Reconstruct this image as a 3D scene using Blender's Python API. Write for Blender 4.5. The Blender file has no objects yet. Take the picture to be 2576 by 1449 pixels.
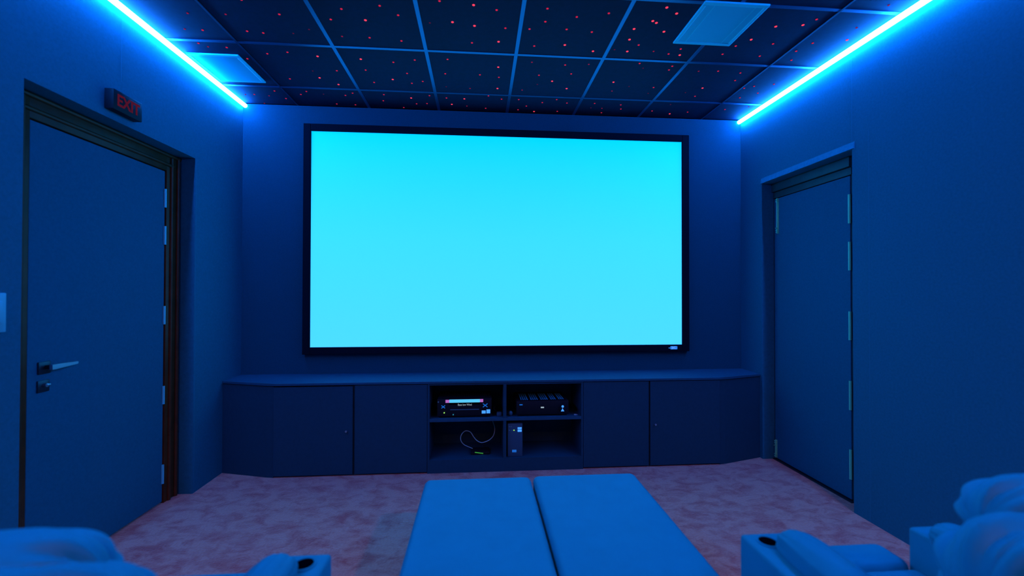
import bpy, bmesh, math, random
from mathutils import Vector, Matrix, noise
random.seed(7)
PI = math.pi
sc = bpy.context.scene
COL = sc.collection

# ------------------------------------------------------------------ helpers
class MB:
    """collects shapes in one bmesh"""
    def __init__(s): s.bm = bmesh.new()
    def box(s, x0, x1, y0, y1, z0, z1, bev=0.0, seg=2):
        b = bmesh.new()
        vs = [b.verts.new(p) for p in [(x0,y0,z0),(x1,y0,z0),(x1,y1,z0),(x0,y1,z0),(x0,y0,z1),(x1,y0,z1),(x1,y1,z1),(x0,y1,z1)]]
        for f in [(3,2,1,0),(4,5,6,7),(0,1,5,4),(1,2,6,5),(2,3,7,6),(3,0,4,7)]: b.faces.new([vs[i] for i in f])
        if bev > 0:
            bmesh.ops.bevel(b, geom=list(b.edges), offset=bev, segments=seg, profile=0.5, affect='EDGES')
        s.add(b); return s
    def prism(s, pts, z0, z1, bev=0.0):
        """polygon in xy (counter-clockwise) extruded in z"""
        b = bmesh.new()
        lo = [b.verts.new((x, y, z0)) for x, y in pts]; hi = [b.verts.new((x, y, z1)) for x, y in pts]
        b.faces.new(lo[::-1]); b.faces.new(hi)
        n = len(pts)
        for i in range(n): b.faces.new([lo[i], lo[(i+1) % n], hi[(i+1) % n], hi[i]])
        if bev > 0: bmesh.ops.bevel(b, geom=list(b.edges), offset=bev, segments=2, profile=0.5, affect='EDGES')
        s.add(b); return s
    def sweep(s, prof, a, b_, axis):
        """profile of 2 coords extruded along axis from a to b_"""
        b = bmesh.new()
        def P(p, t):
            return {'x': (t, p[0], p[1]), 'y': (p[0], t, p[1]), 'z': (p[0], p[1], t)}[axis]
        A = [b.verts.new(P(p, a)) for p in prof]; B = [b.verts.new(P(p, b_)) for p in prof]
        n = len(prof)
        b.faces.new(A); b.faces.new(B[::-1])
        for i in range(n): b.faces.new([A[(i+1) % n], A[i], B[i], B[(i+1) % n]])
        s.add(b); return s
    def cyl(s, c, r, h, axis='z', n=24, r2=None, bev=0.0):
        b = bmesh.new()
        bmesh.ops.create_cone(b, cap_ends=True, segments=n, radius1=r, radius2=r if r2 is None else r2, depth=h)
        if bev > 0:
            bmesh.ops.bevel(b, geom=[e for e in b.edges if len(e.link_faces) == 2 and any(len(f.verts) > 4 for f in e.link_faces)], offset=bev, segments=2, profile=0.5, affect='EDGES')
        R = {'z': Matrix.Identity(4), 'x': Matrix.Rotation(PI/2, 4, 'Y'), 'y': Matrix.Rotation(PI/2, 4, 'X')}[axis]
        b.transform(Matrix.Translation(c) @ R)
        s.add(b); return s
    def ring(s, c, r0, r1, h, n=32):
        """flat-walled ring, axis z"""
        b = bmesh.new(); L = []
        for i in range(n):
            a = 2*PI*i/n; q = []
            for (r, z) in ((r0, 0), (r1, 0), (r1, h), (r0, h)): q.append(b.verts.new((c[0]+r*math.cos(a), c[1]+r*math.sin(a), c[2]+z)))
            L.append(q)
        for i in range(n):
            A, B = L[i], L[(i+1) % n]
            for k in range(4): b.faces.new([A[k], B[k], B[(k+1) % 4], A[(k+1) % 4]])
        s.add(b); return s
    def tube(s, pts, r, n=10):
        b = bmesh.new(); rings = []
        pts = [Vector(p) for p in pts]
        for i, p in enumerate(pts):
            t = (pts[min(i+1, len(pts)-1)] - pts[max(i-1, 0)]).normalized()
            u = t.cross(Vector((0, 1, .3))).normalized(); v = t.cross(u).normalized()
            rings.append([b.verts.new(p + (u*math.cos(2*PI*k/n) + v*math.sin(2*PI*k/n))*r) for k in range(n)])
        for i in range(len(rings)-1):
            for k in range(n): b.faces.new([rings[i][k], rings[i][(k+1) % n], rings[i+1][(k+1) % n], rings[i+1][k]])
        b.faces.new(rings[0][::-1]); b.faces.new(rings[-1])
        s.add(b); return s
    def add(s, b):
        me = bpy.data.meshes.new('t'); b.to_mesh(me); b.free(); s.bm.from_mesh(me); bpy.data.meshes.remove(me)
    def build(s, name, mat, parent=None, smooth=False):
        bmesh.ops.recalc_face_normals(s.bm, faces=s.bm.faces)
        me = bpy.data.meshes.new(name); s.bm.to_mesh(me); s.bm.free()
        return link(name, me, mat, parent, smooth)

def link(name, me, mat, parent=None, smooth=False):
    me.name = name
    if mat: me.materials.clear(); me.materials.append(mat)
    if smooth:
        for p in me.polygons: p.use_smooth = True
        try: me.set_sharp_from_angle(angle=math.radians(40))
        except Exception: pass
    o = bpy.data.objects.new(name, me); COL.objects.link(o)
    if parent:
        o.parent = parent
        o.matrix_parent_inverse = parent_matrix(parent).inverted()
    return o

def parent_matrix(o):
    m = o.matrix_basis.copy()
    return parent_matrix(o.parent) @ o.matrix_parent_inverse @ m if o.parent else m

def tag(o, label, cat, group=None, kind=None):
    if label: o['label'] = label
    if cat: o['category'] = cat
    if group: o['group'] = group
    if kind: o['kind'] = kind
    return o
def thing(name, loc, label, cat, group=None):
    o = bpy.data.objects.new(name, None); COL.objects.link(o); o.location = loc; o.empty_display_size = .05
    return tag(o, label, cat, group)
def struct(o):
    o['kind'] = 'structure'; return o

def superquad(c, h, e=0.5, nu=64, nv=32, fn=None, rot=0.0, e2=None):
    """puffy cushion: superellipsoid, half sizes h; fn(p_unit)->radial factor; rot about x; poles on the x axis"""
    b = bmesh.new(); e2 = e if e2 is None else e2
    def sp(w, p): return math.copysign(abs(w)**p, w)
    rows = []
    for j in range(nv+1):
        ph = -PI/2 + PI*j/nv; row = []
        for i in range(nu):
            th = 2*PI*i/nu
            x = sp(math.sin(ph), e); q = sp(max(math.cos(ph), 0), e)
            y = q*sp(math.cos(th), e2); z = q*sp(math.sin(th), e2)
            k = fn(x, th) if fn else 1.0
            p = Vector((h[0]*x, h[1]*y*k, h[2]*z*k)); p.rotate(Matrix.Rotation(rot, 3, 'X'))
            row.append(p + Vector(c))
            if j in (0, nv): break
        rows.append([b.verts.new(p) for p in row])
    for j in range(nv):
        A, B = rows[j], rows[j+1]
        for i in range(nu):
            i2 = (i+1) % nu
            if len(A) == 1: b.faces.new([A[0], B[i2], B[i]])
            elif len(B) == 1: b.faces.new([A[i], A[i2], B[0]])
            else: b.faces.new([A[i], A[i2], B[i2], B[i]])
    return b

# ------------------------------------------------------------------ materials
def mat(name, col, rough=.6, metal=0.0, noise_amt=0.0, nscale=60.0, bump=0.0, bscale=400.0, emit=None, estr=0.0, spec=.5, coords='Object', aniso=None):
    m = bpy.data.materials.new(name); m.use_nodes = True
    nt = m.node_tree; p = nt.nodes['Principled BSDF']
    p.inputs['Base Color'].default_value = (*col, 1); p.inputs['Roughness'].default_value = rough
    p.inputs['Metallic'].default_value = metal; p.inputs['Specular IOR Level'].default_value = spec
    tc = nt.nodes.new('ShaderNodeTexCoord')
    if noise_amt > 0:
        n = nt.nodes.new('ShaderNodeTexNoise'); n.inputs['Scale'].default_value = nscale; n.inputs['Detail'].default_value = 6
        n.inputs['Roughness'].default_value = .65
        nt.links.new(tc.outputs[coords], n.inputs['Vector'])
        r = nt.nodes.new('ShaderNodeMapRange'); r.inputs['From Min'].default_value = .3; r.inputs['From Max'].default_value = .7
        r.inputs['To Min'].default_value = 1-noise_amt; r.inputs['To Max'].default_value = 1+noise_amt
        nt.links.new(n.outputs['Fac'], r.inputs['Value'])
        mx = nt.nodes.new('ShaderNodeVectorMath'); mx.operation = 'SCALE'; mx.inputs[0].default_value = col
        nt.links.new(r.outputs['Result'], mx.inputs['Scale']); nt.links.new(mx.outputs['Vector'], p.inputs['Base Color'])
    if bump > 0:
        n = nt.nodes.new('ShaderNodeTexNoise'); n.inputs['Scale'].default_value = bscale; n.inputs['Detail'].default_value = 4
        nt.links.new(tc.outputs[coords], n.inputs['Vector'])
        bp = nt.nodes.new('ShaderNodeBump'); bp.inputs['Strength'].default_value = bump; bp.inputs['Distance'].default_value = .004
        nt.links.new(n.outputs['Fac'], bp.inputs['Height']); nt.links.new(bp.outputs['Normal'], p.inputs['Normal'])
    if emit:
        p.inputs['Emission Color'].default_value = (*emit, 1); p.inputs['Emission Strength'].default_value = estr
    return m

M = {}
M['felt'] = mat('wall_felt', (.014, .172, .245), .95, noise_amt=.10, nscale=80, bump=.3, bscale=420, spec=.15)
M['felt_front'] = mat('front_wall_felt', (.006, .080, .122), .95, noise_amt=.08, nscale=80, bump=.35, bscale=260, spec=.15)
M['felt_trim'] = mat('felt_trim', (.016, .185, .26), .95, noise_amt=.12, nscale=45, bump=.3, bscale=260, spec=.15)
M['felt_door'] = mat('door_felt', (.012, .150, .228), .95, noise_amt=.08, nscale=80, bump=.3, bscale=260, spec=.15)
M['seam'] = mat('seam_bead', (.02, .215, .31), .9, spec=.15)
M['tile'] = mat('ceiling_tile_black', (.006, .014, .046), .8, noise_amt=.15, nscale=30, spec=.25)
M['tbar'] = mat('t_bar_metal', (.02, .145, .27), .38, metal=.85)
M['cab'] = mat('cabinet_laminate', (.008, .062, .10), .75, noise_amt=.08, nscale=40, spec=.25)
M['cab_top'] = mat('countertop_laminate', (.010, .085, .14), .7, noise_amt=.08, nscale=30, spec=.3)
M['wood'] = mat('dark_stained_wood', (.11, .032, .010), .42, noise_amt=.25, nscale=12, spec=.25)
M['tbar_dark'] = mat('shaded_bar', (.008, .035, .09), .45, metal=.5)
M['brass'] = mat('brass', (.18, .85, .50), .4, metal=.15)
M['steel'] = mat('brushed_steel', (.45, .6, .7), .3, metal=.9)
M['steel_pale'] = mat('pale_hinge_steel', (.12, .75, .85), .5, metal=.2)
M['dark_metal'] = mat('dark_metal', (.04, .07, .09), .35, metal=.7)
M['black'] = mat('black_plastic', (.005, .007, .014), .55, spec=.25)
M['velvet'] = mat('screen_frame_velvet', (.006, .010, .018), .95, spec=.05)
M['white_pl'] = mat('white_plastic', (.42, .62, .70), .5)
M['grille'] = mat('white_grille', (.03, .90, .98), .6)
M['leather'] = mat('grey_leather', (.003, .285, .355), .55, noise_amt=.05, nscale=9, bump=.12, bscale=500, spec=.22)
M['plate'] = mat('switch_plate', (.10, .5, .6), .4)
M['hole'] = mat('cup_black', (.001, .001, .003), .9, spec=.0)
M['cable'] = mat('white_cable', (.35, .6, .65), .5)
def emat(name, col, s):
    m = bpy.data.materials.new(name); m.use_nodes = True; nt = m.node_tree
    for n in list(nt.nodes):
        if n.type != 'OUTPUT_MATERIAL': nt.nodes.remove(n)
    e = nt.nodes.new('ShaderNodeEmission'); e.inputs['Color'].default_value = (*col, 1); e.inputs['Strength'].default_value = s
    out = [n for n in nt.nodes if n.type == 'OUTPUT_MATERIAL'][0]
    nt.links.new(e.outputs[0], out.inputs[0]); return m
LEDK = 145.0
M['led'] = emat('led_diffuser', (.0098, .205, 1.0), LEDK)
M['warm'] = emat('warm_fill_lamp', (1.0, .22, .05), 1150.0)  # added lamp out of view, gives the carpet its red
M['star_b'] = emat('star_bright', (1.0, .045, .10), 1.5)
M['star_m'] = emat('star_mid', (.62, .016, .07), 1.0)
M['star_d'] = emat('star_dim', (.30, .010, .06), .9)
M['star_v'] = emat('star_faint', (.085, .008, .045), .9)
M['exit_red'] = emat('exit_letters', (.075, .006, .022), 1.0)
M['disp'] = emat('display_blue', (.10, .60, 1.0), 1.0)
M['pink'] = emat('display_pink', (.45, .14, .55), 1.0)
M['txt'] = emat('display_text', (.30, .40, .48), 1.0)
M['green'] = emat('led_green', (.35, .85, .15), 1.0)
M['green_bar'] = emat('led_green_bar', (.03, .22, .04), 1.0)
M['teal_dot'] = emat('led_teal', (.02, .22, .35), 1.0)
M['sticker'] = mat('sticker_and_highlight', (.4, .75, .9), .4, emit=(.05, .38, .95), estr=.75)  # sticker white with added glow; also serves as a knob highlight
M['glare_badge'] = mat('knob_glare_and_badge', (.1, .4, .6), .3, metal=.5, emit=(.004, .10, .40), estr=.9)  # painted knob glare with added glow; shared by nameplate and badge

for k in M:
    if k.startswith('star') or k in ('exit_red', 'disp', 'pink', 'txt', 'green', 'green_bar', 'teal_dot', 'sticker', 'glare_badge'): M[k].cycles.emission_sampling = 'NONE'

# projection screen: projector light painted in as glow, a little paler towards its foot
m = bpy.data.materials.new('screen_glow'); m.use_nodes = True; nt = m.node_tree; p = nt.nodes['Principled BSDF']
p.inputs['Base Color'].default_value = (.03, .70, .75, 1); p.inputs['Roughness'].default_value = .9; p.inputs['Specular IOR Level'].default_value = .1
tc = nt.nodes.new('ShaderNodeTexCoord'); sp_ = nt.nodes.new('ShaderNodeSeparateXYZ'); nt.links.new(tc.outputs['Generated'], sp_.inputs[0])
cr = nt.nodes.new('ShaderNodeValToRGB'); nt.links.new(sp_.outputs['Z'], cr.inputs['Fac'])
cr.color_ramp.elements[0].position = 0; cr.color_ramp.elements[0].color = (.030, .262, .60, 1)
cr.color_ramp.elements[1].position = 1; cr.color_ramp.elements[1].color = (.0, .245, .60, 1)
e_ = cr.color_ramp.elements.new(.5); e_.color = (.018, .262, .60, 1)
nt.links.new(cr.outputs['Color'], p.inputs['Emission Color']); p.inputs['Emission Strength'].default_value = 2.5
M['screen'] = m

# carpet
m = bpy.data.materials.new('carpet_pile'); m.use_nodes = True; nt = m.node_tree; p = nt.nodes['Principled BSDF']
p.inputs['Roughness'].default_value = 1; p.inputs['Specular IOR Level'].default_value = .05
tc = nt.nodes.new('ShaderNodeTexCoord')
mp = nt.nodes.new('ShaderNodeMapping'); mp.inputs['Scale'].default_value = (1.0, 1.5, 1); mp.inputs['Rotation'].default_value = (0, 0, .5)
nt.links.new(tc.outputs['Object'], mp.inputs['Vector'])
n1 = nt.nodes.new('ShaderNodeTexNoise'); n1.inputs['Scale'].default_value = 7.5; n1.inputs['Detail'].default_value = 8; n1.inputs['Roughness'].default_value = .68; n1.inputs['Distortion'].default_value = .6
nt.links.new(mp.outputs[0], n1.inputs['Vector'])
cr = nt.nodes.new('ShaderNodeValToRGB'); nt.links.new(n1.outputs['Fac'], cr.inputs['Fac'])
cr.color_ramp.elements[0].position = .36; cr.color_ramp.elements[0].color = (.62, .095, .060, 1)
cr.color_ramp.elements[1].position = .56; cr.color_ramp.elements[1].color = (.82, .285, .185, 1)
n2 = nt.nodes.new('ShaderNodeTexNoise'); n2.inputs['Scale'].default_value = 90; n2.inputs['Detail'].default_value = 3
nt.links.new(tc.outputs['Object'], n2.inputs['Vector'])
mx = nt.nodes.new('ShaderNodeMixRGB'); mx.blend_type = 'OVERLAY'; mx.inputs['Fac'].default_value = .35
nt.links.new(cr.outputs['Color'], mx.inputs['Color1']); nt.links.new(n2.outputs['Fac'], mx.inputs['Color2']); nt.links.new(mx.outputs[0], p.inputs['Base Color'])
bp = nt.nodes.new('ShaderNodeBump'); bp.inputs['Strength'].default_value = .5; bp.inputs['Distance'].default_value = .01
nt.links.new(n2.outputs['Fac'], bp.inputs['Height']); nt.links.new(bp.outputs['Normal'], p.inputs['Normal'])
p.inputs['Sheen Weight'].default_value = .8; p.inputs['Sheen Roughness'].default_value = .45; p.inputs['Sheen Tint'].default_value = (.75, .7, .8, 1)
M['carpet'] = m

# ------------------------------------------------------------------ room
XL, XR, D, CZ, YB = -2.0066, 2.4242, 3.7966, 3.0229, -2.4
T = .20
struct(MB().box(XL-.4, XR+.4, YB-.2, D+.2, -.12, 0).build('floor', M['carpet']))
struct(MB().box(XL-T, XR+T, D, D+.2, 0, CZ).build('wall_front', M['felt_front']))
struct(MB().box(XL-T, XR+T, YB-.2, YB, 0, CZ).build('wall_back', M['felt']))
# left wall with the exit door opening, right wall with the side door opening
LY0, LY1, LZ = 2.043, 3.193, 2.366
RY0, RY1, RZ = 2.606, 3.503, 2.357
w = MB(); w.box(XL-T, XL, YB, LY0, 0, CZ); w.box(XL-T, XL, LY1, D, 0, CZ); w.box(XL-T, XL, LY0, LY1, LZ, CZ)
wl = struct(w.build('wall_left', M['felt']))
w = MB(); w.box(XR, XR+T, YB, RY0, 0, CZ); w.box(XR, XR+T, RY1, D, 0, CZ); w.box(XR, XR+T, RY0, RY1, RZ, CZ)
wr = struct(w.build('wall_right', M['felt']))
def seam(b, parent): b.build('seam', M['seam'], parent)
seam(MB().box(XL-.001, XL+.0008, 2.5535, 2.556, 2.60, CZ-.05), wl)
seam(MB().box(XL-.001, XL+.0008, -.4, -.396, 0, CZ-.05), wl)
seam(MB().box(XL-.001, XL+.0008, LY1+.008, LY1+.011, 0, LZ), wl)
seam(MB().box(XR-.0008, XR+.001, 2.605, 2.6075, 2.41, CZ-.05), wr)
seam(MB().box(XR-.0008, XR+.001, 2.487, 2.489, 0, 2.44), wr)
seam(MB().box(XR-.0008, XR+.001, 1.27, 1.272, 0, CZ-.05), wr)
# backs of the two recesses
struct(MB().box(XL-T-.05, XL-T, LY0-.1, LY1+.1, 0, LZ+.1).build('wall_left_recess', M['felt']))
struct(MB().box(XR+T, XR+T+.05, RY0-.1, RY1+.1, 0, RZ+.1).build('wall_right_recess', M['felt']))
# felt-covered band over the side door, its face leaning back so that it faces up a little
b = MB(); b.sweep([(XR+.002, 2.357), (XR-.011, 2.359), (XR-.0015, 2.404), (XR+.002, 2.404)], RY0-.02, RY1+.003, 'y')
struct(b.build('trim_1', M['felt_trim']))

# ceiling: black star panels laid in an exposed grid
X0, Y0, TS = -1.5549, 2.8625, .6
xs = [X0+TS*i for i in range(0, 7)]; ys = [Y0+TS*j for j in range(-8, 2)]
c = MB(); c.box(XL-T, XR+T, YB-.2, D+.2, CZ+.012, CZ+.12)
ceil = struct(c.build('ceiling', M['tile']))
ex = [XL+.0]+xs+[XR]; ey = [YB]+ys+[D]
g = MB()
for i in range(len(ex)-1):
    for j in range(len(ey)-1):
        a0, a1, b0, b1 = ex[i]+.009, ex[i+1]-.009, ey[j]+.009, ey[j+1]-.009
        if a1-a0 < .05 or b1-b0 < .05: continue
        g.box(a0, a1, b0, b1, CZ+.0035, CZ+.013, .0015, 1)
g.build('ceiling_panel', M['tile'], ceil)
g = MB()
for x in xs[1:-1]: g.box(x-.012, x+.012, YB, D, CZ, CZ+.004, .0008, 1)
for y in ys: g.box(XL, XR, y-.012, y+.012, CZ+.0004, CZ+.0042, .0008, 1)
g.build('ceiling_grid', M['tbar'], ceil)
for x in (xs[0], xs[-1]): MB().box(x-.007, x+.007, YB, D, CZ-.0006, CZ+.0042, .0008, 1).build('edge_bar_shaded', M['tbar_dark'], ceil)  # outermost grid bars coloured darker for the shade along them

# ------------------------------------------------------------------ LED strips in the wall-ceiling corners
def led(side):
    s = 1 if side == 'left' else -1; x = XL if s > 0 else XR
    t = thing('led_strip', (x, 1.5, CZ), 'glowing blue-white LED strip along the top of the %s wall' % side, 'light strip', 'LED strips along the ceiling edges')
    y0, y1 = -.75, D-.015
    MB().sweep([(x+s*.0008, CZ-.016), (x+s*.016, CZ-.0008), (x+s*.0008, CZ-.0008)], y0, y1, 'y').build('channel', M['white_pl'], t)
    b = bmesh.new(); n = 24; A = []
    cx_, cz_, R_ = x+s*.026, CZ-.023, .0175
    for i in range(n+1):
        y = y0+(y1-y0)*i/n
        A.append([b.verts.new((cx_+R_*math.cos(2*PI*k/12), y, cz_+R_*math.sin(2*PI*k/12))) for k in range(12)])
    for i in range(n):
        for k in range(12): b.faces.new([A[i][k], A[i][(k+1) % 12], A[i+1][(k+1) % 12], A[i+1][k]])
    b.faces.new(A[0][::-1]); b.faces.new(A[-1])
    bmesh.ops.recalc_face_normals(b, faces=b.faces)
    me = bpy.data.meshes.new('diffuser'); b.to_mesh(me); b.free()
    link('diffuser', me, M['led'], t)
led('left'); led('right')

# ------------------------------------------------------------------ projection screen
t = thing('projection_screen', (.205, D, .89), 'large glowing cyan projection screen with black velvet frame on the front wall', 'screen')
x0, x1, z0, z1 = -1.492, 1.906, .890, 2.857
ix0, ix1, iz0, iz1 = -1.432, 1.842, .950, 2.797
yf, yb = D-.045, D-.002
for (a, b_, c_, d_) in ((x0, ix0, z0, z1), (ix1, x1, z0, z1), (ix0, ix1, z0, iz0), (ix0, ix1, iz1, z1)):
    MB().box(a, b_, yf, yb, c_, d_, .004).build('frame_bar', M['velvet'], t)
MB().box(ix0-.005, ix1+.005, D-.026, D-.004, iz0-.005, iz1+.005).build('screen_surface', M['screen'], t)
def text(name, s, size, mtl, parent, loc, rot, ext=.0006, sx=1.0, off=0.0):
    cu = bpy.data.curves.new('t', 'FONT'); cu.body = s; cu.size = size; cu.extrude = ext; cu.align_x = 'CENTER'; cu.align_y = 'CENTER'; cu.resolution_u = 3
    cu.offset = off; o = bpy.data.objects.new('t', cu); COL.objects.link(o); bpy.context.view_layer.update()
    me = bpy.data.meshes.new_from_object(o.evaluated_get(bpy.context.evaluated_depsgraph_get()))
    bpy.data.objects.remove(o)
    me.transform(Matrix.Translation(loc) @ rot.to_4x4() @ Matrix.Diagonal((sx, 1, 1, 1)))
    return link(name, me, mtl, parent)
FRONT = Matrix(((1, 0, 0), (0, 0, -1), (0, 1, 0)))            # text read from -y
RIGHT = Matrix(((0, 0, 1), (1, 0, 0), (0, 1, 0)))             # text read from +x (left wall)
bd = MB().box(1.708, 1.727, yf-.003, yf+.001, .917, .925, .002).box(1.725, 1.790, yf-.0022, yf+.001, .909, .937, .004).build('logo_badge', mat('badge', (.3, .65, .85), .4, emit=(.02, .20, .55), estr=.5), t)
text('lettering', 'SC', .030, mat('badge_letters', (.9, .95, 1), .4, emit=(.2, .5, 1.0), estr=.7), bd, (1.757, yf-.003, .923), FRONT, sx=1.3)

# ------------------------------------------------------------------ ceiling fittings
t = thing('air_vent_grille', (-1.815, 3.198, CZ), 'square white louvred air grille in the ceiling beside the left light strip', 'vent')
a0, a1, b0, b1 = XL+.047, -1.624, 3.008, 3.387
f = MB(); FW = .022
for q in ((a0, a1, b0, b0+.022), (a0, a1, b1-.022, b1), (a0, a0+.022, b0+FW, b1-FW), (a1-.022, a1, b0+FW, b1-FW)): f.box(q[0], q[1], q[2], q[3], CZ-.010, CZ+.002, .003)
f.build('frame', M['grille'], t)
for k in range(22):
    y = b0+.030+k*(b1-b0-.06)/21
    MB().sweep([(y-.006, CZ-.003), (y+.005, CZ-.0095), (y+.0065, CZ-.0082), (y-.0045, CZ-.0015)], a0+.02, a1-.02, 'x').build('louvre', M['grille'], t)
MB().box(a0+.02, a1-.02, b0+.02, b1-.02, CZ-.0012, CZ+.0015).build('backing', M['dark_metal'], t)  # dark backing paints the shade between the louvres
t = thing('ceiling_access_panel', (1.42, 2.44, CZ), 'square flat white panel in the ceiling near the right wall', 'ceiling panel')
a0, a1, b0, b1 = 1.232, 1.608, 2.241, 2.637
f = MB(); FW = .026
for q in ((a0, a1, b0, b0+.026), (a0, a1, b1-.026, b1), (a0, a0+.022, b0+FW, b1-FW), (a1-.022, a1, b0+FW, b1-FW)): f.box(q[0], q[1], q[2], q[3], CZ-.009, CZ+.002, .003)
f.build('frame', M['grille'], t)
MB().box(a0+.015, a1-.015, b0+.015, b1-.015, CZ-.006, CZ+.001).build('panel', mat('panel_white', (.02, .72, .86), .6), t)
for xx in (a0+.07, a1-.07): MB().box(xx, xx+.004, b0+.02, b1-.02, CZ-.0072, CZ-.005).build('rib', M['grille'], t)

# red fibre-optic star points, one object each
STARS="-1.306,2.444,m -1.678,2.588,d -1.465,2.581,d -1.155,2.556,m -1.797,2.747,d -1.694,2.749,m -1.427,2.738,m -1.337,2.749,m -1.153,2.739,v -1.040,2.690,v -0.782,2.479,m -0.874,2.580,m -0.672,2.571,b -0.559,2.434,m -0.471,2.509,m -0.861,2.747,d -0.692,2.747,m -0.498,2.766,m -0.296,2.566,v -0.221,2.368,m -0.161,2.548,b -0.034,2.386,b -0.031,2.573,b -0.049,2.751,m -1.811,2.898,m -1.773,2.934,d -1.656,2.933,m -1.594,3.064,m -1.426,2.988,m -1.283,2.959,m -1.100,2.994,b -0.816,3.006,b -0.600,3.029,m -0.447,2.988,m -0.220,2.961,m -1.208,3.197,v -1.032,3.179,m -0.821,3.152,m -0.530,3.176,m -0.251,3.158,m -1.424,3.329,m -1.195,3.295,b -1.087,3.390,b -0.804,3.334,m -0.653,3.276,b -0.518,3.324,m -0.431,3.288,m -0.259,3.359,v -0.074,3.372,d -1.633,3.541,m -1.382,3.529,m -1.899,3.625,d -1.825,3.616,m -1.717,3.632,d -1.447,3.586,m -1.262,3.566,v -1.601,3.672,m -1.091,3.574,m -1.021,3.529,m -0.775,3.535,m -0.407,3.523,m -0.563,3.578,b -0.272,3.554,m -0.125,3.558,b -1.825,3.781,d -1.214,3.743,m -1.060,3.748,m -0.804,3.648,m -0.534,3.685,m -0.445,3.673,m -0.235,3.671,b -0.108,3.694,d -0.656,3.769,m 0.096,2.418,m 0.382,2.383,m 0.564,2.442,m 0.740,2.395,m 0.388,2.500,m 0.156,2.581,m 0.303,2.578,m 0.529,2.563,m 0.689,2.577,m 0.937,2.526,b 1.050,2.320,b 1.129,2.366,b 1.020,2.443,b 1.048,2.458,b 1.130,2.538,b 0.121,2.725,b 0.355,2.754,m 0.551,2.727,b 0.948,2.635,b 1.028,2.689,m 0.752,2.783,b 0.889,2.753,v 0.980,2.767,b 1.154,2.752,d 1.267,2.774,m 1.321,2.711,m 1.348,2.781,b 1.716,2.574,b 1.661,2.649,m 1.630,2.748,m 0.364,2.951,d 0.602,2.968,m 0.766,2.946,d 1.118,2.906,m 1.166,2.965,v 1.362,2.923,m 1.361,2.974,m 0.133,3.035,b 0.003,3.154,m 0.144,3.179,m 0.671,3.086,m 0.438,3.124,m 0.550,3.205,b 1.019,3.182,b 1.583,2.975,d 1.723,2.962,m 1.899,2.974,m 1.927,3.083,m 1.744,3.218,b 0.141,3.355,b 0.684,3.313,b 1.052,3.324,d 1.358,3.240,m 1.161,3.239,v 0.337,3.366,d 0.445,3.264,v 1.756,3.358,m 1.647,3.302,v 1.355,3.340,v 0.073,3.488,m 0.183,3.538,m 0.326,3.535,m 0.641,3.510,m 0.530,3.575,m 0.739,3.567,m 0.975,3.555,m 1.205,3.565,m 1.233,3.645,m 0.403,3.653,m 0.338,3.733,m 0.483,3.758,b 0.688,3.738,m 1.086,3.735,m 1.064,3.644,d 0.966,3.642,v 0.054,3.726,m 1.521,3.662,m 1.703,3.708,b 1.845,3.659,m 1.626,3.524,v 2.144,3.581,m 2.071,3.194,m 2.137,3.354,m 1.779,2.435,b 1.931,2.408,b 1.971,2.352,m 1.886,2.607,m 1.894,2.750,m 2.274,2.407,d 2.324,2.529,b 2.134,2.579,m 2.096,2.674,m 2.145,2.781,m 2.273,2.203,d 2.259,3.114,m 2.129,3.158,m 2.231,3.264,m 2.319,3.516,d"
pts = [(float(a), float(b), c) for a, b, c in (s.split(',') for s in STARS.split())]
def dome(r):
    b = bmesh.new(); bmesh.ops.create_uvsphere(b, u_segments=12, v_segments=8, radius=r)
    bmesh.ops.delete(b, geom=[v for v in b.verts if v.co.z > .0001], context='VERTS')
    for v in b.verts: v.co.z *= .45
    me = bpy.data.meshes.new('star_light'); b.to_mesh(me); b.free(); return me
DM = {}
for k, r in (('b', .0080), ('m', .0070), ('d', .0062), ('v', .0058)):
    DM[k] = dome(r); DM[k].materials.append(M['star_'+k])
ORD = 'first second third fourth fifth sixth seventh eighth ninth tenth eleventh twelfth thirteenth fourteenth fifteenth sixteenth seventeenth eighteenth nineteenth twentieth'.split()
cells = {}
for x, y, k in pts:
    ci = int(math.floor((x-X0)/TS))+1
    ri = 0 if y > Y0+TS else (1 if y > Y0 else (2 if y > Y0-TS else 3))
    cells.setdefault((ci, ri), []).append((x, y, k))
RN = ['row beside the screen wall', 'second row from the screen wall', 'third row from the screen wall', 'fourth row from the screen wall']
BN = {'b': 'bright', 'm': 'medium', 'd': 'dim', 'v': 'faint'}
for (ci, ri), L in sorted(cells.items()):
    L.sort()
    for n, (x, y, k) in enumerate(L):
        # keep clear of the grid bars
        for gx in xs:
            if abs(x-gx) < .021: x = gx+math.copysign(.021, x-gx)
        for gy in ys:
            if abs(y-gy) < .021: y = gy+math.copysign(.021, y-gy)
        o = bpy.data.objects.new('star_light', DM[k]); COL.objects.link(o); o.location = (x, y, CZ+.0037)
        tag(o, '%s red star, %s from left, %s tile, %s' % (BN[k], ORD[n], ORD[max(ci, 0)], RN[ri]), 'star light', 'red fibre-optic star points in the ceiling')

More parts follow.
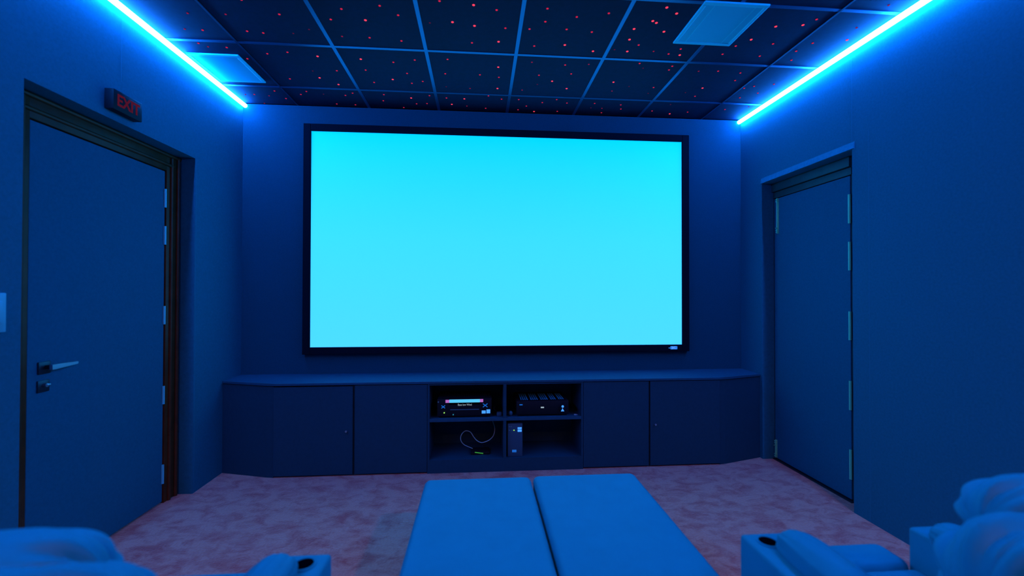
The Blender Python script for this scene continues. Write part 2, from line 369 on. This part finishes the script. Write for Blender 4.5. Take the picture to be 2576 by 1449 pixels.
# ------------------------------------------------------------------ left door (exit)
def hinge(parent, x, y, z0, z1, m, s):
    h = MB(); h.cyl((x, y, (z0+z1)/2), .0082, z1-z0, 'z', 12)
    h.box(min(x, x-s*.002), max(x, x-s*.002)+.0, y-.009, y+.009, z0, z1)
    n = 5
    o = h.build('hinge', m, parent)
    return o
fx = XL-.093      # face of the frame
d1 = MB().box(XL-.160, XL-.112, 2.186, 3.060, .012, 2.236, .003).build('door_1', M['felt_door']); struct(d1)
fr = MB()
def jamb(y0, y1, z0, z1, mb):
    mb.box(XL-.175, fx-.012, y0, y1, z0, z1, .004)
jamb(LY0+.002, 2.180, 0, LZ-.002, fr); jamb(3.066, LY1-.002, 0, LZ-.002, fr); fr.box(XL-.175, fx-.012, 2.176, 3.070, 2.242, LZ-.002, .004)
# rounded stops along the frame
def bead_v(mb, y, r, z1): mb.cyl((fx-.010, y, z1/2), r, z1, 'z', 20)
bead_v(fr, 3.108, .011, LZ-.03); bead_v(fr, 3.170, .013, LZ-.004); bead_v(fr, 2.140, .011, LZ-.03)
fr.cyl((fx-.010, 2.62, 2.285), .011, 1.0, 'x' if False else 'y', 20); fr.cyl((fx-.010, 2.618, 2.350), .012, LY1-LY0-.006, 'y', 20)
fr.build('door_frame', M['wood'], d1, True)
# felt-lined reveal at the far side
MB().box(XL-.093, XL-.0005, LY1-.0035, LY1+.0005, .0, LZ).build('reveal_lining', M['felt_trim'], d1)
for z0, z1 in ((1.990, 2.115), (1.739, 1.864), (1.202, 1.325), (.666, .787), (.133, .259)):
    o = hinge(d1, XL-.108, 3.057, z0, z1, M['steel_pale'], 1); o['label'] = 'pale steel hinge'
hd = MB()
hd.box(XL-.113, XL-.104, 2.232, 2.292, 1.020, 1.080, .003)
hd.cyl((XL-.088, 2.268, 1.052), .010, .036, 'x', 20)
o = hd.build('door_handle', M['dark_metal'], d1, True); o['label'] = 'brushed steel lever handle'
lv = MB(); lv.sweep([(XL-.080, 1.040), (XL-.066, 1.040), (XL-.066, 1.064), (XL-.080, 1.064)], 2.258, 2.285, 'y')
b = bmesh.new()
A = [b.verts.new(q) for q in ((XL-.080, 2.283, 1.040), (XL-.066, 2.283, 1.040), (XL-.066, 2.283, 1.064), (XL-.080, 2.283, 1.064))]
B = [b.verts.new(q) for q in ((XL-.078, 2.400, 1.047), (XL-.070, 2.400, 1.047), (XL-.070, 2.400, 1.060), (XL-.078, 2.400, 1.060))]
b.faces.new(A[::-1]); b.faces.new(B)
for i in range(4): b.faces.new([A[i], A[(i+1) % 4], B[(i+1) % 4], B[i]])
bmesh.ops.bevel(b, geom=list(b.edges), offset=.002, segments=2, affect='EDGES')
lv.add(b); lv.build('lever', M['steel'], o, True)
lk = MB().box(XL-.113, XL-.105, 2.230, 2.288, .932, .990, .003).build('lock_plate', M['dark_metal'], d1, True)
MB().cyl((XL-.099, 2.262, .966), .009, .014, 'x', 20).box(XL-.094, XL-.088, 2.258, 2.276, .962, .970, .001).build('thumb_turn', M['steel'], lk, True)

# ------------------------------------------------------------------ right door
d2 = MB().box(XR+.110, XR+.155, 2.742, 3.496, .014, 2.226, .003).build('door_2', M['felt_door']); struct(d2)
fr = MB()
fr.box(XR+.108, XR+.175, RY0+.002, 2.728, 0, RZ-.002, .002)
fr.box(XR+.085, XR+.175, 2.722, RY1-.004, 2.285, RZ-.002, .004)
fr.box(XR+.100, XR+.175, 2.722, RY1-.004, 2.230, 2.281, .004)
fr.build('door_frame', mat('dark_frame_wood', (.03, .06, .06), .5, noise_amt=.2, nscale=10), d2, True)
MB().box(XR+.0005, XR+.108, RY1-.0035, RY1+.0005, 0, RZ).build('reveal_lining', M['felt_trim'], d2)
MB().box(XR+.090, XR+.160, 2.722, RY1-.004, 0, .008).build('threshold', M['dark_metal'], d2)
for z0, z1 in ((1.898, 2.096), (1.576, 1.771), (1.100, 1.295), (.625, .822), (.155, .355)):
    o = hinge(d2, XR+.100, 2.737, z0, z1, M['brass'], -1); o['label'] = 'brass hinge'
def bolt(y, z0, z1):
    b = MB(); b.box(XR+.1045, XR+.111, y-.010, y+.010, z0, z1, .002)
    b.cyl((XR+.101, y, (z0+z1)/2), .006, (z1-z0), 'z', 14, bev=.001)
    for k in (z0+.012, z0+.028, z1-.012, z1-.028): b.box(XR+.093, XR+.106, y-.010, y+.010, k-.004, k+.004, .001)
    b.cyl((XR+.090, y-.004, z0+.045 if z1 > 1 else z1-.045), .004, .016, 'x', 12)
    return b.build('bolt', M['brass'], d2, True)
bolt(3.449, 1.925, 2.225)['label'] = 'long brass tower bolt at the top'
bolt(3.478, .020, .170)['label'] = 'short brass tower bolt at the foot'

# ------------------------------------------------------------------ things on the left wall
t = thing('exit_sign', (XL, 2.545, 2.40), 'small black box sign reading EXIT in dim red letters above left door', 'sign')
MB().box(XL+.0005, XL+.048, 2.446, 2.643, 2.406, 2.516, .004).build('housing', M['black'], t, True)
text('lettering', 'EXIT', .088, M['exit_red'], t, (XL+.0485, 2.546, 2.461), RIGHT, sx=.86, off=.0022)
t = thing('light_switch', (XL, 1.918, 1.33), 'pale rectangular switch plate on the left wall before the door', 'switch')
MB().box(XL+.0005, XL+.010, 1.862, 1.975, 1.250, 1.415, .003).build('plate', M['plate'], t, True)
for k in range(2): MB().box(XL+.009, XL+.014, 1.878+k*.044, 1.915+k*.044, 1.285, 1.38, .002).build('rocker', M['plate'], t, True)

# ------------------------------------------------------------------ built-in cabinet run
YF, YS = 3.406, 3.535
CT = .7204
bl, br, o0, o1 = -1.565, 1.992, -.400, .840
b = MB(); b.prism([(XL+.001, D-.001), (XL+.001, YS-.006), (bl-.06, YF+.012), (bl+.02, YF-.006), (br-.02, YF-.006), (br+.06, YF+.010), (XR-.001, YS-.008), (XR-.001, D-.001)], CT-.018, CT, .002)
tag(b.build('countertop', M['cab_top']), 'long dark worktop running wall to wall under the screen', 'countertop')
# left cupboard
t = thing('cupboard', (-1.2, YF, 0), 'dark cupboard with angled end, left of the open equipment shelves', 'cupboard', 'cupboards under the screen')
zt = CT-.0195
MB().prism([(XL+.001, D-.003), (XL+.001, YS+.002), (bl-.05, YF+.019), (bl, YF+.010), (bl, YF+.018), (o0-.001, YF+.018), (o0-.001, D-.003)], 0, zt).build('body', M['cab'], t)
dr = MB().box(bl+.002, -.972, YF, YF+.0175, .012, zt-.010, .002).build('door', M['cab'], t)
MB().cyl((-1.017, YF-.004, .348), .004, .010, 'y', 14).cyl((-1.017, YF-.013, .348), .0085, .012, 'y', 18, bev=.002).build('knob', M['steel'], dr, True)
MB().box(-.956, o0-.003, YF, YF+.0175, .012, zt-.003, .002).build('door', M['cab'], t)
# right cupboard
t = thing('cupboard', (1.4, YF, 0), 'dark cupboard with angled end, right of the open equipment shelves', 'cupboard', 'cupboards under the screen')
MB().prism([(XR-.001, D-.003), (o1+.001, D-.003), (o1+.001, YF+.018), (br, YF+.018), (br, YF+.009), (br+.05, YF+.017), (XR-.001, YS)], 0, zt).build('body', M['cab'], t)
MB().box(o1+.003, 1.384, YF, YF+.0175, .012, zt-.003, .002).build('door', M['cab'], t)
dr = MB().box(1.398, br-.002, YF, YF+.0175, .012, zt-.003, .002).build('door', M['cab'], t)
MB().cyl((1.437, YF-.004, .347), .004, .010, 'y', 14).cyl((1.437, YF-.013, .347), .0085, .012, 'y', 18, bev=.002).build('knob', M['steel'], dr, True)
# open shelf unit
t = thing('shelf_unit', (.22, YF, 0), 'open dark shelf unit with four compartments between the two cupboards', 'shelf unit')
MB().box(o0, o0+.015, YF, D-.004, 0, zt).build('side_panel', M['cab'], t)
MB().box(o1-.015, o1, YF, D-.004, 0, zt).build('side_panel', M['cab'], t)
MB().box(o0+.0155, o1-.0155, YF, YF+.02, 0, .104).build('plinth', M['cab'], t)
MB().box(o0+.0155, o1-.0155, YF+.0205, D-.004, .080, .104).build('bottom_panel', M['cab'], t)
MB().box(o0+.0155, o1-.0155, D-.016, D-.004, .1045, zt).build('back_panel', M['cab'], t)
MB().box(.196, .220, YF+.002, D-.0165, .1045, .3995).build('divider', M['cab'], t)
MB().box(.196, .220, YF+.002, D-.0165, .4235, zt).build('divider', M['cab'], t)
MB().box(o0+.0155, o1-.0155, YF+.002, D-.0165, .400, .423, .001).build('shelf', M['cab_top'], t)
MB().box(o0+.0155, o1-.0155, YF, YF+.02, zt-.012, zt).build('top_rail', M['cab'], t)

# ------------------------------------------------------------------ equipment
def feet(t, x0, x1, y0, y1, z):
    for x in (x0+.04, x1-.04):
        for y in (y0+.05, y1-.05): MB().cyl((x, y, z+.006), .016, .012, 'z', 16).build('foot', M['black'], t, True)
SZ = .4232
t = thing('av_receiver', (-.11, 3.58, SZ), 'black receiver with lit blue display strip on the upper left shelf', 'receiver')
x0, x1, y0, y1, z0, z1 = -.327, .103, 3.436, 3.700, SZ+.012, SZ+.150
feet(t, x0, x1, y0, y1, SZ)
MB().box(x0, x1, y0, y1, z0, z1, .003).build('body', M['black'], t, True)
for k in range(24): MB().box(x0+.05+k*.0145, x0+.056+k*.0145, y0+.06, y1-.04, z1-.001, z1+.0015).build('vent_slat', M['dark_metal'], t)
dz = MB().box(-.235, .010, y0-.003, y0+.001, z1-.045, z1-.003, .0008).build('display', M['hole'], t)
MB().box(-.232, .010, y0-.0055, y0-.003, z1-.034+.005, z1-.004, .0005).build('lit_strip', M['disp'], dz)
MB().box(-.262, -.2325, y0-.0052, y0-.0028, z1-.029, z1-.006, .0005).build('lit_strip', M['pink'], dz)
MB().box(.0105, .036, y0-.0052, y0-.0028, z1-.028, z1-.004, .0005).build('lit_strip', M['pink'], dz)
text('lettering', 'Base low Wind', .0225, M['txt'], dz, (-.110, y0-.0034, z1-.047), FRONT, .0004, .80)
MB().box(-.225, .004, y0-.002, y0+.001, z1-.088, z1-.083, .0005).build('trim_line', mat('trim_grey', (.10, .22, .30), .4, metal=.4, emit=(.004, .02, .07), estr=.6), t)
def knob(x, z, r, m=1.0):
    k = MB().cyl((x, y0-.006, z), r, .014, 'y', 28, bev=.002).build('knob', M['black'], t, True)
    c = MB()
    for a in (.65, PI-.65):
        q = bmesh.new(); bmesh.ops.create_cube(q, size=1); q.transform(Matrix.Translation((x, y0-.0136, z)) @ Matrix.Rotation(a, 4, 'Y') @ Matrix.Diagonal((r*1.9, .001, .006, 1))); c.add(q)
    c.build('highlight_mark', M['glare_badge'], k)  # crossed bars paint the glare on the knob face
knob(.052, z1-.052, .024); knob(-.279, z1-.058, .019)
MB().cyl((-.272, y0-.002, z1-.108), .0052, .006, 'y', 16).build('power_light', M['green'], t, True)
MB().cyl((-.201, y0-.002, z1-.124), .005, .005, 'y', 16).build('button', M['teal_dot'], t, True)
MB().cyl((-.319, y0-.002, z1-.022), .006, .005, 'y', 16).build('button', M['steel'], t, True)
MB().box(.0245, .056, y0-.0015, y0+.001, z1-.120, z1-.096, .0004).build('sticker', M['sticker'], t)
MB().box(.062, .092, y0-.0015, y0+.001, z1-.119, z1-.088, .0004).build('sticker', M['sticker'], t)

t = thing('amplifier', (.515, 3.58, SZ), 'black amplifier with ribbed top vents on the upper right shelf', 'amplifier')
x0, x1, y0, y1, z0, z1 = .303, .727, 3.436, 3.740, SZ+.012, SZ+.122
feet(t, x0, x1, y0, y1, SZ)
MB().box(x0, x1, y0, y1, z0, z1, .003).build('body', M['black'], t, True)
vm = mat('vent_rib_sheen', (.05, .62, .92), .5)  # bright blue stands in for light reflecting off the ribs
for k in range(22):
    if k in (4, 9, 14, 18): continue
    MB().box(x0+.038+k*.0165, x0+.046+k*.0165, y0+.045, y1-.06, z1-.001, z1+.003, .0005).build('vent_slat', vm, t)
MB().box(.327, .352, y0-.0015, y0+.001, z1-.032, z1-.024, .0004).build('nameplate', M['glare_badge'], t)
MB().box(.500, .526, y0-.0015, y0+.001, z1-.058, z1-.047, .0004).build('display', M['txt'], t)  # small white logo, drawn as a glowing plate
MB().cyl((.675, y0-.007, z1-.060), .025, .016, 'y', 28, bev=.002).build('knob', M['black'], t, True)
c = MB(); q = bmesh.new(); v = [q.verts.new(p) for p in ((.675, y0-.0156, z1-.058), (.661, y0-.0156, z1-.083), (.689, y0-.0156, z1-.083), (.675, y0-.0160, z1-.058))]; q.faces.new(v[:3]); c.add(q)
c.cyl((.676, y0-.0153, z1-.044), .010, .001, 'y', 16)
c.build('highlight_mark', M['sticker'], t)  # glint on the knob painted as pale glowing shapes

t = thing('network_storage_box', (.300, 3.56, .1045), 'upright dark storage box with two pale stickers in the lower right compartment', 'storage device')
x0, x1, y0, y1, z0, z1 = .232, .352, 3.432, 3.640, .1047, .369
MB().box(x0, x1, y0, y1, z0, z1, .004).build('body', mat('dark_case', (.03, .10, .16), .55), t, True)
MB().box(.312, .345, y0-.0015, y0+.001, z1-.045, z1-.030, .0004).build('sticker', M['sticker'], t)
MB().box(.312, .345, y0-.0015, y0+.001, z1-.067, z1-.049, .0004).build('sticker', M['sticker'], t)
MB().cyl((.283, y0-.001, z1-.053), .0048, .004, 'y', 16).build('power_light', M['green'], t, True)
MB().box(.268, .303, y0-.0012, y0+.001, z0+.035, z0+.055, .0004).build('badge', M['glare_badge'], t)
for k, (xx, zz) in enumerate(((.248, .024), (.262, .024), (.246, .053), (.267, .053))):
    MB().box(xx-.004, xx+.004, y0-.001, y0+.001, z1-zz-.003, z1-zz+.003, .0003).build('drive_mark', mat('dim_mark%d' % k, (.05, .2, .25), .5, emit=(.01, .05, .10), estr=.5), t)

t = thing('router', (.010, 3.56, .1045), 'small black router with a green light bar in the lower left compartment', 'router')
b = MB().box(-.062, .088, 3.49, 3.60, .1047, .128, .006)
b.build('body', M['black'], t, True)
q = bmesh.new(); bmesh.ops.create_cube(q, size=1); q.transform(Matrix.Translation((.004, 3.488, .121)) @ Matrix.Rotation(.16, 4, 'Y') @ Matrix.Diagonal((.068, .004, .007, 1)))
c = MB(); c.add(q); c.build('light_bar', M['green_bar'], t)

def smooth_path(P, n=8):
    out = []
    P = [Vector(p) for p in P]
    for i in range(len(P)-1):
        p0, p1, p2, p3 = P[max(i-1, 0)], P[i], P[i+1], P[min(i+2, len(P)-1)]
        for k in range(n):
            u = k/n
            out.append(.5*((2*p1)+(p2-p0)*u+(2*p0-5*p1+4*p2-p3)*u*u+(3*p1-p0-3*p2+p3)*u**3))
    out.append(P[-1]); return out
cp = [(-.050, 3.560, .132), (-.075, 3.55, .147), (-.116, 3.54, .171), (-.141, 3.53, .204), (-.146, 3.53, .236), (-.135, 3.54, .262), (-.107, 3.56, .278), (-.068, 3.57, .264), (-.041, 3.55, .232), (-.013, 3.53, .207), (.023, 3.52, .193), (.066, 3.52, .202), (.098, 3.53, .217), (.125, 3.56, .240), (.135, 3.60, .285), (.118, 3.64, .335), (.112, 3.66, .399)]
tag(MB().tube(smooth_path(cp), .0035).build('cable', M['cable'], None, True), 'pale cable looping down to the router in the lower left compartment', 'cable')
t = thing('plug_adapter', (.165, 3.47, SZ), 'small dark plug adapter lying right of the receiver with display', 'adapter')
MB().box(.146, .184, 3.455, 3.490, SZ+.0005, SZ+.030, .004).build('body', mat('adapter_blue', (.03, .12, .2), .4), t, True)
MB().tube(smooth_path([(.150, 3.470, SZ+.024), (.136, 3.460, SZ+.045), (.122, 3.455, SZ+.062), (.128, 3.470, SZ+.075), (.140, 3.51, SZ+.055), (.15, 3.55, SZ+.006)]), .0022).build('cord', M['black'], t, True)
t = thing('infrared_receiver', (.257, 3.46, SZ), 'small round sensor puck left of the amplifier, beside the divider', 'sensor')
b = bmesh.new(); bmesh.ops.create_uvsphere(b, u_segments=20, v_segments=12, radius=.017); b.transform(Matrix.Translation((.257, 3.462, SZ+.0205)) @ Matrix.Diagonal((1, 1, 1.15, 1)))
c = MB(); c.add(b); c.build('body', mat('puck', (.03, .14, .22), .35), t, True)
t = thing('small_usb_stick', (.788, 3.45, SZ), 'tiny pale stick lying on the shelf right of the amplifier', 'usb stick')
MB().box(.774, .796, 3.440, 3.452, SZ+.0004, SZ+.008, .001).build('body', M['white_pl'], t, True)
MB().box(.796, .806, 3.442, 3.450, SZ+.001, SZ+.006, .0005).build('plug', M['steel'], t, True)

# ------------------------------------------------------------------ recliners
def gathers(amp, freq, seed, ends=1.0):
    """pleats that run over the cushion's ends"""
    def f(x, th):
        a = max(0, abs(x)-.15)**1.3
        n = noise.noise(Vector((math.cos(th)*1.5+seed, math.sin(th)*1.5, x*1.2)))
        q = 1-2*abs(math.sin(th*freq*.5+1.5*n+seed+x*1.3)); r_ = 1-2*abs(math.sin(th*freq*.95+seed*2+2*n))
        w_ = -(q*.6+r_*.4)
        return 1+amp*a*w_*ends+.03*noise.noise(Vector((x*2+seed, math.cos(th)*2, math.sin(th)*2)))
    return f
def cushion(name, parent, c, h, e=.35, e2=.45, amp=0.0, freq=7, seed=1.0, rot=0.0, mtl=None, nu=96, nv=48):
    b = superquad(c, h, e, nu, nv, gathers(amp, freq, seed) if amp else None, rot, e2)
    m_ = MB(); m_.add(b)
    return m_.build(name, mtl or M['leather'], parent, True)
def pad(name, parent, x0, x1, y0, y1, z0, z1, bev, crown=.012):
    """flat upholstered pad with rounded edges and a slight crown"""
    b = bmesh.new(); nx, ny = 14, 28
    bmesh.ops.create_cube(b, size=1); b.transform(Matrix.Translation(((x0+x1)/2, (y0+y1)/2, (z0+z1)/2)) @ Matrix.Diagonal((x1-x0, y1-y0, z1-z0, 1)))
    ve = [e for e in b.edges if abs(e.verts[0].co.z-e.verts[1].co.z) > .01]
    bmesh.ops.bevel(b, geom=ve, offset=bev*1.3, segments=5, profile=.5, affect='EDGES')
    he = [e for e in b.edges if e.verts[0].co.z > z1-.001 and e.verts[1].co.z > z1-.001 or (e.verts[0].co.z < z0+.001 and e.verts[1].co.z < z0+.001)]
    bmesh.ops.bevel(b, geom=he, offset=bev, segments=5, profile=.5, affect='EDGES')
    m_ = MB(); m_.add(b)
    return m_.build(name, M['leather'], parent, True)
def armrest(t, x0, x1, y1, h, padside, seed):
    """console arm: boxed body with cup holder at the front and a padded bolster behind it"""
    xc = (x0+x1)/2
    a = bmesh.new(); y0 = .62
    mb = MB(); mb.box(x0, x1, y0, y1, .04, h, .012, 3)
    arm = mb.build('armrest', M['leather'], t, True)
    cu = MB(); cy = y1-.055
    xk = xc-.014*padside
    cu.ring((xk, cy, h-.002), .027, .034, .005, 28)
    cu.build('cup_ring', M['leather'], arm, True)
    MB().cyl((xk, cy, h+.0005), .0272, .002, 'z', 28).build('cup_holder', M['hole'], arm, True)  # flat black disc stands in for the shaded hollow
    # bolster runs along y: build along x, then turn
    L = .30
    b = superquad((0, 0, 0), (L, .068, .060), .45, 72, 48, gathers(.07, 10, seed), 0, .9)
    b.transform(Matrix.Translation((xc+padside*.042, y1-.078-L+.01, h+.010)) @ Matrix.Rotation(PI/2, 4, 'Z'))
    m_ = MB(); m_.add(b); m_.build('arm_pad', M['leather'], arm, True)
def side_chair(cx, armL, armR, front, label, seed, inner):
    ss = 1 if cx > 0 else -1
    t = thing('recliner', (cx, 1.0, 0), label, 'recliner', 'recliners in the row')
    armrest(t, armL[0], armL[1], front, .62, 1, seed); armrest(t, armR[0], armR[1], front, .62, -1, seed+2)
    s0, s1 = armL[1]+.004, armR[0]-.004
    MB().box(s0, s1, .60, front-.03, .05, .36, .01).build('base', M['leather'], t, True)
    pad('seat_cushion', t, s0, s1, .82, 1.335, .37, .510, .030)
    pad('footrest', t, s0+.002, s1-.002, 1.342, 1.478, .10, .512, .028)
    cushion('backrest', t, (cx+.045*ss, .775, .765+(.003 if ss > 0 else -.010)), (.300, .135, .19), .60, .80, .26, 9, seed+1, -.30)
    cushion('headrest', t, (cx+.085*ss, .885, .925-(.036 if ss > 0 else .078)), (.200, .105, .112), .80, .90, .30, 9, seed+3, -.35)
    MB().box(cx-.30, cx+.30, .50, .66, .12, .72, .04, 4).build('back_shell', M['leather'], t, True)
    for xx in (cx-.24, cx+.24):
        for yy in (.68, front-.08): MB().cyl((xx, yy, .025), .022, .05, 'z', 16).build('foot', M['dark_metal'], t, True)
    return t
rt = side_chair(1.245, (.868, 1.020), (1.474, 1.630), 1.374, 'blue-lit leather recliner at the right of the row, footrest closed', 1.3, -1)
lt = side_chair(-.830, (-1.212, -1.058), (-.602, -.448), 1.366, 'blue-lit leather recliner at the left of the row, footrest closed', 5.1, 1)
# rolled outer cushion on the right chair's inner side
b = superquad((0, 0, 0), (.16, .046, .050), .55, 48, 32, None, 0, .9)
b.transform(Matrix.Translation((.830, .975, .60)) @ Matrix.Rotation(PI/2, 4, 'Z'))
m_ = MB(); m_.add(b); m_.build('side_roll', M['leather'], rt, True)
def center_chair(x0, x1, yfar, label):
    cx = (x0+x1)/2
    t = thing('recliner', (cx, 1.0, 0), label, 'recliner', 'recliners in the row')
    pad('footrest', t, x0, x1, 1.262, yfar, .375, .460, .026)
    pad('seat_cushion', t, x0, x1, .74, 1.255, .33, .462, .026)
    MB().box(x0+.02, x1-.02, .62, 1.22, .05, .325, .01).build('base', M['leather'], t, True)
    for s in (x0+.09, x1-.09):
        MB().tube([(s, 1.20, .20), (s, 1.55, .30), (s, 1.95, .37)], .010, 12).tube([(s+.02, 1.20, .32), (s+.02, 1.6, .25), (s+.02, 1.98, .37)], .010, 12).build('linkage', M['dark_metal'], t, True)
    cushion('backrest', t, (cx, .60, .68), ((x1-x0)/2-.006, .115, .22), .35, .7, .05, 6, x0+2, -.3)
    for xx in (x0+.08, x1-.08):
        for yy in (.68, 1.15): MB().cyl((xx, yy, .025), .022, .05, 'z', 16).build('foot', M['dark_metal'], t, True)
center_chair(-.274, .2725, 2.246, 'leather recliner left of centre with its long flat footrest extended toward the screen')
center_chair(.2835, .832, 2.252, 'leather recliner right of centre with its long flat footrest extended toward the screen')

# ------------------------------------------------------------------ warm fill lamps added unseen at the back, to redden the carpet
for xx in (-1.255, 1.745):
    t = thing('fill_lamp', (xx, -1.04, CZ), 'small warm fill lamp added in the rear ceiling, %s' % ('left' if xx < 0 else 'right'), 'fill_lamp', 'warm fill lamps added behind the seats')
    MB().ring((xx, -1.04, CZ-.004), .045, .062, .0075, 32).build('trim_ring', M['white_pl'], t, True)
    MB().cyl((xx, -1.04, CZ+.001), .045, .003, 'z', 32).build('lamp', M['warm'], t)

# ------------------------------------------------------------------ world, camera, colour management
wd = bpy.data.worlds.new('world'); sc.world = wd; wd.use_nodes = True
wd.node_tree.nodes['Background'].inputs[0].default_value = (0, 0, 0, 1)
f, yaw, pitch, roll = 1076.95, .0770, .0095, .0019
def ray(a, b):
    c, s = math.cos(roll), math.sin(roll); a, b = c*a+s*b, -s*a+c*b
    x, y, z = a/f, 1, -b/f
    c, s = math.cos(pitch), math.sin(pitch); y, z = c*y-s*z, s*y+c*z
    c, s = math.cos(yaw), math.sin(yaw); x, y = c*x+s*y, -s*x+c*y
    return Vector((x, y, z))
r0 = ray(0, 0); ax = (ray(f, 0)-r0).normalized(); ay = (-(ray(0, f)-r0)).normalized(); az = -r0.normalized()
cam = bpy.data.cameras.new('camera'); co = bpy.data.objects.new('camera', cam); COL.objects.link(co)
co.matrix_world = Matrix(((ax.x, ay.x, az.x, 0), (ax.y, ay.y, az.y, 0), (ax.z, ay.z, az.z, 1.4234), (0, 0, 0, 1)))
cam.sensor_width = 36; cam.lens = 36*f/2576; cam.clip_start = .02
cam.dof.use_dof = True; cam.dof.focus_distance = 3.55; cam.dof.aperture_fstop = 1.15
sc.camera = co
sc.view_settings.view_transform = 'Standard'; sc.view_settings.look = 'None'; sc.view_settings.exposure = 0; sc.view_settings.gamma = 1; sc.view_settings.use_curve_mapping = False
sc.cycles.max_bounces = 5; sc.cycles.diffuse_bounces = 4; sc.cycles.sample_clamp_indirect = 4
sc.cycles.use_adaptive_sampling = True; sc.cycles.adaptive_threshold = .025; sc.cycles.use_denoising = True; sc.cycles.denoising_input_passes = 'RGB_ALBEDO_NORMAL'
